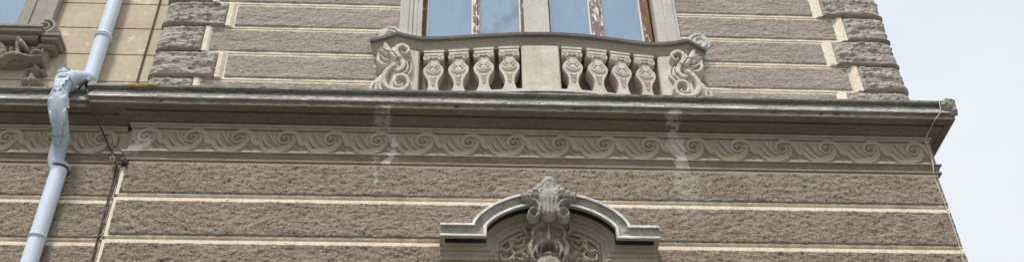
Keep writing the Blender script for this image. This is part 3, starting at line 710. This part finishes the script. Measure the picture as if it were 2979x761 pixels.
# curling foliage spreading on both sides of the mask
def G(x, y, Y=-.10): return at(1280 + x / 4.0875, 600 + y / 4.0875, Y)
ug = 1 / 4.0875 * .00348
f = Field(kc - .62, kc + .62, 4.92, 5.62, .0075)
gx = G(1300, 400)[0]
def gs(P, w_, h, **k):
    for s in (-1, 1):
        f.stroke([(kc + s * (kc - G(x, y)[0]) * -1 if s > 0 else 2 * kc - G(x, y)[0], G(x, y)[1]) for x, y in P], [a * ug for a in w_] if isinstance(w_, list) else w_ * ug, h, **k)
gs([(760, 560), (900, 480), (1040, 420), (1100, 330)], [110, 160, 150, 90], .035, edge=.3)
gs([(720, 680), (860, 620), (1000, 620)], [150, 200, 160], .03, edge=.3)
gs([(1080, 150), (1120, 260), (1080, 380), (1010, 500), (960, 600), (950, 700)], [90, 140, 170, 190, 200, 200], .05, edge=.5)
gs([(1060, 130), (1010, 190), (1000, 260), (1050, 310), (1090, 290)], [50, 70, 60, 50, 30], .09, edge=.7)
gs([(1130, 250), (1100, 340), (1060, 430), (1000, 520)], [30, 40, 40, 30], .08, edge=.8)
gs([(700, 530), (740, 510), (800, 520), (850, 470), (830, 420), (870, 390), (930, 400), (980, 380), (1050, 370)], [30, 44, 40, 44, 44, 44, 40, 34, 30], .10, edge=.7)
gs([(870, 420), (880, 460), (930, 480), (990, 450), (1000, 400)], [26, 30, 30, 30, 24], .09, edge=.7)
gs([(720, 560), (730, 610), (790, 640), (850, 610), (880, 560), (850, 510)], [30, 40, 44, 44, 40, 28], .10, edge=.7)
gs([(690, 650), (740, 690), (800, 680), (850, 640)], [40, 50, 50, 40], .09, edge=.7)
gs([(900, 560), (960, 545), (1010, 580), (1060, 610), (1120, 560)], [30, 36, 36, 40, 30], .10, edge=.7)
gs([(1080, 590), (1060, 560), (1090, 530), (1130, 550), (1120, 600)], [24, 26, 26, 26, 24], .125, edge=.7)
gs([(1130, 530), (1180, 510), (1210, 540), (1190, 580)], [30, 36, 36, 30], .12, edge=.7)
gs([(870, 640), (900, 600), (960, 620), (1010, 660)], [30, 36, 36, 34], .085, edge=.7)
gs([(560, 640), (580, 610), (620, 640)], [30, 40, 30], .09, edge=.7)
f.rough(.022, 15, 28)
hpart(link('foliage', f.mesh('foliage', -.020, M['tympanum'])))
# the lower window itself, below the picture
lw = MB().box(.20, 1.55, -.018, .0, 3.0, 4.75); hpart(lw.build('frame', M['brown_wood'], None))
for x in (.26, .91): hpart(MB().box(x, x + .58, -.026, -.019, 3.06, 4.70).build('pane', M['pane'], None))

# ------------------------------------------------------------------ window of the neighbouring building (top left)
ww = empty('window', (-4.9, .1, 7.9)); ww.parent = wing; ww.matrix_parent_inverse = Matrix.Translation(-Vector(wing.location))
def wp(o): o.parent = ww; o.matrix_parent_inverse = Matrix.Translation(-Vector(ww.location)); return o
gx = at(75, 40, .16)[0]
wp(MB().box(-6.6, gx + .02, .088, .099, 8.0, 11).build('pane', M['pane']))
b = MB()
for (d0, d1, y) in ((0, .05, .05), (.05, .14, .02), (.14, .30, .035), (.30, .38, .0)): b.box(gx + d0, gx + d1, y, .1, 8.05, 11)
M['jamb_dark'] = stone('dark_jamb_stone', (.29, .27, .235), (.40, .375, .33), 4, 60, bump=.3, dist=.004, fine_amt=.2, streak=(.20, .185, .16))
wp(b.build('jamb', M['jamb_dark'], bevel=.01))
vW = at(133, 86, 0.0); volute('volute', vW[0], vW[1],   .125, .10, .15, M['jamb_dark'], None, 1)
wp(bpy.data.objects['volute.002'] if 'volute.002' in bpy.data.objects else bpy.data.objects['volute'])
# sill and its broken-forward block
sb = MB(); sx1 = at(175, 110, -.10)[0]; sz = at(100, 100, -.1)[1]
for (d, z0, z1) in ((.0, .010, .045), (.02, -.035, .010), (.075, -.085, -.035), (.085, -.10, -.085)):
    sb.box(-7, sx1 - .18 - d * .6, -.17 + d, .1, sz + z0 + .035, sz + z1 + .035); sb.box(sx1 - .181 - d * .6, sx1 - d * .8, -.12 + d, .1, sz + z0 - .035, sz + z1 - .035)
wp(sb.build('sill', M['brown_stone'], bevel=.006))
kx = at(140, 150, 0)[0]
cb = MB().box(-7, kx, -.0, .1, at(140, 186, 0)[1], sz - .06); wp(cb.build('apron', M['brown_stone'], bevel=.008))
def T(x, y, Y=-.03): return at(x / 3.4636, 60 + y / 3.4636, Y)
ut = 1 / 3.4636 * .0037
f = Field(-5.4, kx + .02, 7.52, 8.12, .008)
def ts(P, w_, h, **k): f.stroke([T(*p) for p in P], [a * ut for a in w_], h, **k)
ts([(-60, 470), (0, 430), (90, 380), (180, 365), (250, 385), (330, 400), (430, 400)], [40, 44, 44, 44, 44, 40, 36], .10, edge=.6)
ts([(180, 210), (190, 290), (190, 380)], [30, 50, 50], .10, edge=.7); ts([(200, 230), (240, 270), (290, 330)], [50, 70, 30], .13, edge=.8)
ts([(130, 300), (110, 350), (150, 340)], [30, 36, 30], .08, edge=.8); ts([(320, 360), (370, 330), (420, 350), (440, 320)], [40, 50, 40, 30], .09, edge=.8)
ts([(340, 310), (390, 300)], [30, 30], .08, edge=.8); ts([(10, 250), (40, 300), (20, 350), (-40, 380)], [60, 70, 60, 60], .08, edge=.8); ts([(-20, 420), (60, 340)], [40, 60], .06, edge=.8)
f.rough(.012, 20, 6)
wp(link('carving', f.mesh('carving', .0, M['brown_stone'])))
f = Field(-4.62, -4.05, 7.30, 7.82, .007)
for (cx_, cy_) in ((345, 440), (305, 540)):           # two bell flowers, one under the other
    ts([(cx_, cy_ - 40), (cx_, cy_), (cx_ - 5, cy_ + 30)], [44, 74, 90], .12, edge=.8)
    ts([(cx_ - 30, cy_ + 20), (cx_ - 70, cy_ + 35), (cx_ - 105, cy_ + 30)], [34, 34, 24], .11, edge=.8)
    ts([(cx_ + 25, cy_ + 20), (cx_ + 55, cy_ + 35), (cx_ + 85, cy_ + 25)], [34, 30, 20], .11, edge=.8)
    ts([(cx_, cy_ + 30), (cx_ + 10, cy_ + 50)], [40, 20], .13, edge=.8)
ts([(280, 600), (275, 640)], [44, 60], .08, edge=.8)
f.rough(.008, 24, 9)
wp(link('bell_flower', f.mesh('bell_flower', .10, M['brown_stone'])))

# ------------------------------------------------------------------ rainwater pipe
pipe = empty('drainpipe', (-3.66, 0.0, GZ), 'pale blue grey painted rainwater pipe bending forward over the cornice, with acanthus leaf ornament', 'drainpipe')
def pp(o): o.parent = pipe; o.matrix_parent_inverse = Matrix.Translation(-Vector(pipe.location)); return o
pp(MB().tube([(-3.668, .0, 11.5), (-3.666, .0, 9.0), (-3.664, .0, 7.16)], .073, 28).build('upper_pipe', M['pipe'], None, smooth=True, sharp=40))
def A(px, py, Y): x, z = at(px, py, Y); return (x, Y, z)
elbow = catmull([A(262, 232, .0), A(232, 229, -.10), A(208, 228, -.19), A(190, 240, -.255), A(177, 270, -.295), A(172, 310, -.295), A(175, 355, -.24), A(178, 395, -.15), A(172, 430, -.075), A(163, 465, -.030), (-3.664, -.025, 6.2)], 6)
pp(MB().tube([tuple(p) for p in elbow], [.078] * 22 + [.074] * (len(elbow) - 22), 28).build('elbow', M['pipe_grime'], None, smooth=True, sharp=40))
pp(MB().tube([(-3.664, -.025, 6.26), (-3.662, -.025, 4.0), (-3.66, -.025, GZ + .15)], .073, 28).build('lower_pipe', M['pipe'], None, smooth=True, sharp=40))
def ring(c, ax, r, t, n=3):
    c = Vector(c); ax = Vector(ax).normalized(); b = MB()
    prof_ = [(-t * 1.02, r * .92), (-t, r * 1.0), (-t * .6, r * 1.09), (-t * .2, r * 1.02), (0, r * 1.10), (t * .3, r * 1.14), (t * .7, r * 1.06), (t, r * 1.0), (t * 1.02, r * .92)]
    b.tube([tuple(c + ax * a) for a, _ in prof_], [q for _, q in prof_], 28); return b
pp(ring((-3.666, 0, at(290, 92, -.08)[1]), (0, 0, 1), .080, .030).build('collar', M['pipe'], None, smooth=True, sharp=50))
pp(ring(elbow[18], elbow[17] - elbow[19], .094, .036).build('collar', M['pipe'], None, smooth=True, sharp=50))
cl = ring((-3.664, -.025, 6.258), (0, 0, 1), .083, .018); cl.tube([(-3.664, -.025, 6.225), (-3.664, -.025, 6.243)], .081, 28, i=1)
pp(cl.build('collar', [M['pipe'], M['dark_gap']], None, smooth=True, sharp=50))
pp(ring((-3.664, -.025, at(98, 678, -.1)[1]), (0, 0, 1), .076, .014).build('collar', M['pipe'], None, smooth=True, sharp=50))
for z in (9.3, 7.9, 6.1, 4.6, 2.0): pp(MB().box(-3.70, -3.63, .02 if z > 6.5 else 0.0, .12, z, z + .02).build('bracket', M['pipe'], None))
# acanthus leaf lying on the front of the bend: a lobed sheet wrapped on the pipe
def leaf(name, line, width, lobes, seed, thick=.010, side=0):
    C_ = [np.array(p) for p in catmull(line, 10)]; n = len(C_); K_ = 15; V = []
    for i, p in enumerate(C_):
        t = i / (n - 1); d = C_[min(i + 1, n - 1)] - C_[max(i - 1, 0)]; d /= np.linalg.norm(d)
        fwd = np.array([0, -1, 0.]) - d * d[1] * -1; fwd = np.array([0, -1., 0]) - d * np.dot((0, -1., 0), d); fwd = fwd / np.linalg.norm(fwd) if np.linalg.norm(fwd) > .2 else np.array([0, 0, 1.])
        fwd = fwd * .9 + np.array([.0, -.25, -.25]); fwd -= d * np.dot(fwd, d); fwd /= np.linalg.norm(fwd)
        sd_ = np.cross(d, fwd); env = width(t)
        saw = (t * lobes) % 1.0
        lob = .66 + .40 * saw ** .7; V_ = 0
        for k in range(K_):
            s = (k / (K_ - 1) * 2 - 1); a = s * env * lob / .07
            rr = .0760 + .008 * math.exp(-(s / .10) ** 2) + .0015 * math.cos(s * 14) + .020 * abs(s) ** 3
            a = max(-1.45, min(1.45, a)); V.append(p + fwd * rr * math.cos(a) + sd_ * rr * math.sin(a) - d * .055 * abs(s) ** 1.6 * (env / .1))
    F = [(i * K_ + k, (i + 1) * K_ + k, (i + 1) * K_ + k + 1, i * K_ + k + 1) for i in range(n - 1) for k in range(K_ - 1)]
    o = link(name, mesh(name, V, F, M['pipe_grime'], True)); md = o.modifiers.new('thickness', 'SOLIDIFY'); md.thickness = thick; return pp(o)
el = [tuple(p) for p in elbow]; 
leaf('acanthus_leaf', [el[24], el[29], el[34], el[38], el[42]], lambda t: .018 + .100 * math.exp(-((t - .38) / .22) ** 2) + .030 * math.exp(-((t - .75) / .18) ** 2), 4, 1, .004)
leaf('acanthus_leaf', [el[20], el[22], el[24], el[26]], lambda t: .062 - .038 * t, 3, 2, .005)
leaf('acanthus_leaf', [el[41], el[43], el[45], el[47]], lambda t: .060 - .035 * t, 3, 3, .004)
# round cap with petals at the top of the bend, leaf tuft at the mouth of the upper pipe
b = MB()
cc = Vector(A(196, 226, -.20))
for k in range(9):
    t = k / 8 * math.pi; 
b.tube([tuple(cc + Vector((-.02, -.02, -.03))), tuple(cc + Vector((-.02, -.02, .02))), tuple(cc + Vector((-.018, -.02, .055))), tuple(cc + Vector((-.018, -.02, .075))), tuple(cc + Vector((-.018, -.02, .083)))], [.085, .080, .060, .032, .006], 20)
for k in range(6):
    a = k * math.pi / 3; q = cc + Vector((-.02 + .062 * math.cos(a), -.02 + .062 * math.sin(a), .035)); b.tube([tuple(q), tuple(q + Vector((-.02 * math.cos(a), -.02 * math.sin(a), .04)))], [.026, .010], 8)
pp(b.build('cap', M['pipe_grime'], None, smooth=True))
b = MB(); base = Vector(A(243, 240, -.085))
for k in range(7):
    a = math.radians(-75 + 25 * k); L_ = .12 if k == 3 else .10 - .008 * abs(k - 3)
    p1 = base + Vector((math.sin(a) * L_ * .55, -.014, math.cos(a) * L_ * .55)); p2 = base + Vector((math.sin(a) * L_, -.03, math.cos(a) * L_)); b.tube([tuple(base), tuple(p1), tuple(p2)], [.014, .020, .006], 8)
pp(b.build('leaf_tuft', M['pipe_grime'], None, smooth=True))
b = MB().tube([(-3.62, -.06, 7.185), (-3.60, -.16, 7.17), (-3.585, -.24, 7.15), (-3.59, -.285, 7.08), (-3.61, -.28, 7.0)], [.028, .022, .02, .017, .01], 10)
pp(b.build('sealant', M['dark_gap'], None, smooth=True))

# ------------------------------------------------------------------ cables and small fittings
def curve_tube(name, pts, r, mat, label, cat, n=6):
    P = [tuple(p) for p in catmull(pts, n)]
    return MB().tube(P, r, 8).build(name, mat, None, smooth=True, label=label, cat=cat)
def A(px, py, Y): x, z = at(px, py, Y); return (x, Y, z)
curve_tube('cable', [(-3.225, .085, 11.5), (-3.227, .085, 8.7), (-3.231, .085, 7.5), (-3.235, .08, 7.16)], .0085, M['cable'], 'dark cable running straight up the ochre plaster beside the quoins', 'cable')
curve_tube('cable', [A(254, 262, -.25), A(262, 308, -.22), A(290, 365, -.06), A(310, 410, .03), A(330, 455, .0), A(340, 482, .0), A(337, 495, .04), A(320, 560, .045), A(293, 660, .045), A(266, 761, .045), A(240, 860, .045)],
           .0095, M['cable'], 'brown cable hanging from the broken cornice joint down the gap between the two buildings', 'cable')
MB().box(XL - .013, XL + .002, .02, .08, GZ, 6.45).build('joint_filler', M['dark_gap'], None, label='dark open joint between the roughcast walls of the two buildings', cat='wall joint')
curve_tube('wire', [A(2732, 288, -.279), A(2733, 300, -.279), A(2736, 325, -.262), A(2722, 345, -.24), A(2708, 372, -.13), A(2693, 408, -.035), A(2706, 445, -.012), A(2714, 479, -.055), A(2716, 500, -.05), A(2722, 524, -.018), A(2757, 612, -.022), A(2795, 727, -.022), A(2812, 800, -.022)],
           .0042, M['wire'], 'thin pale wire running down over the cornice along the right corner of the facade', 'wire')
x, z = at(329, 466, -.02); MB().tube([(x, .02, z + .012), (x, -.04, z + .004), (x, -.055, z)], .022, 14).tube([(x, -.056, z), (x, -.058, z)], .015, 12, i=1).build('pipe_stub', [M['carved'], M['dark_gap']], None, smooth=True, sharp=40, label='short pale pipe stub sticking out just below the frieze at the left corner', cat='pipe')
x, z = at(363, 470, -.02); MB().prism([(x - .028, z - .045), (x + .030, z - .040), (x + .034, z + .01), (x + .012, z + .022), (x, z + .05), (x - .018, z + .03)], -.035, .0).prism([(x - .02, z - .03), (x + .02, z - .03), (x, z + .02)], -.05, -.034).build('bracket', M['dark_gap'], None, bevel=.004, label='small dark metal bracket left in the roughcast beside the pipe stub', cat='bracket')
bpy.context.view_layer.update()
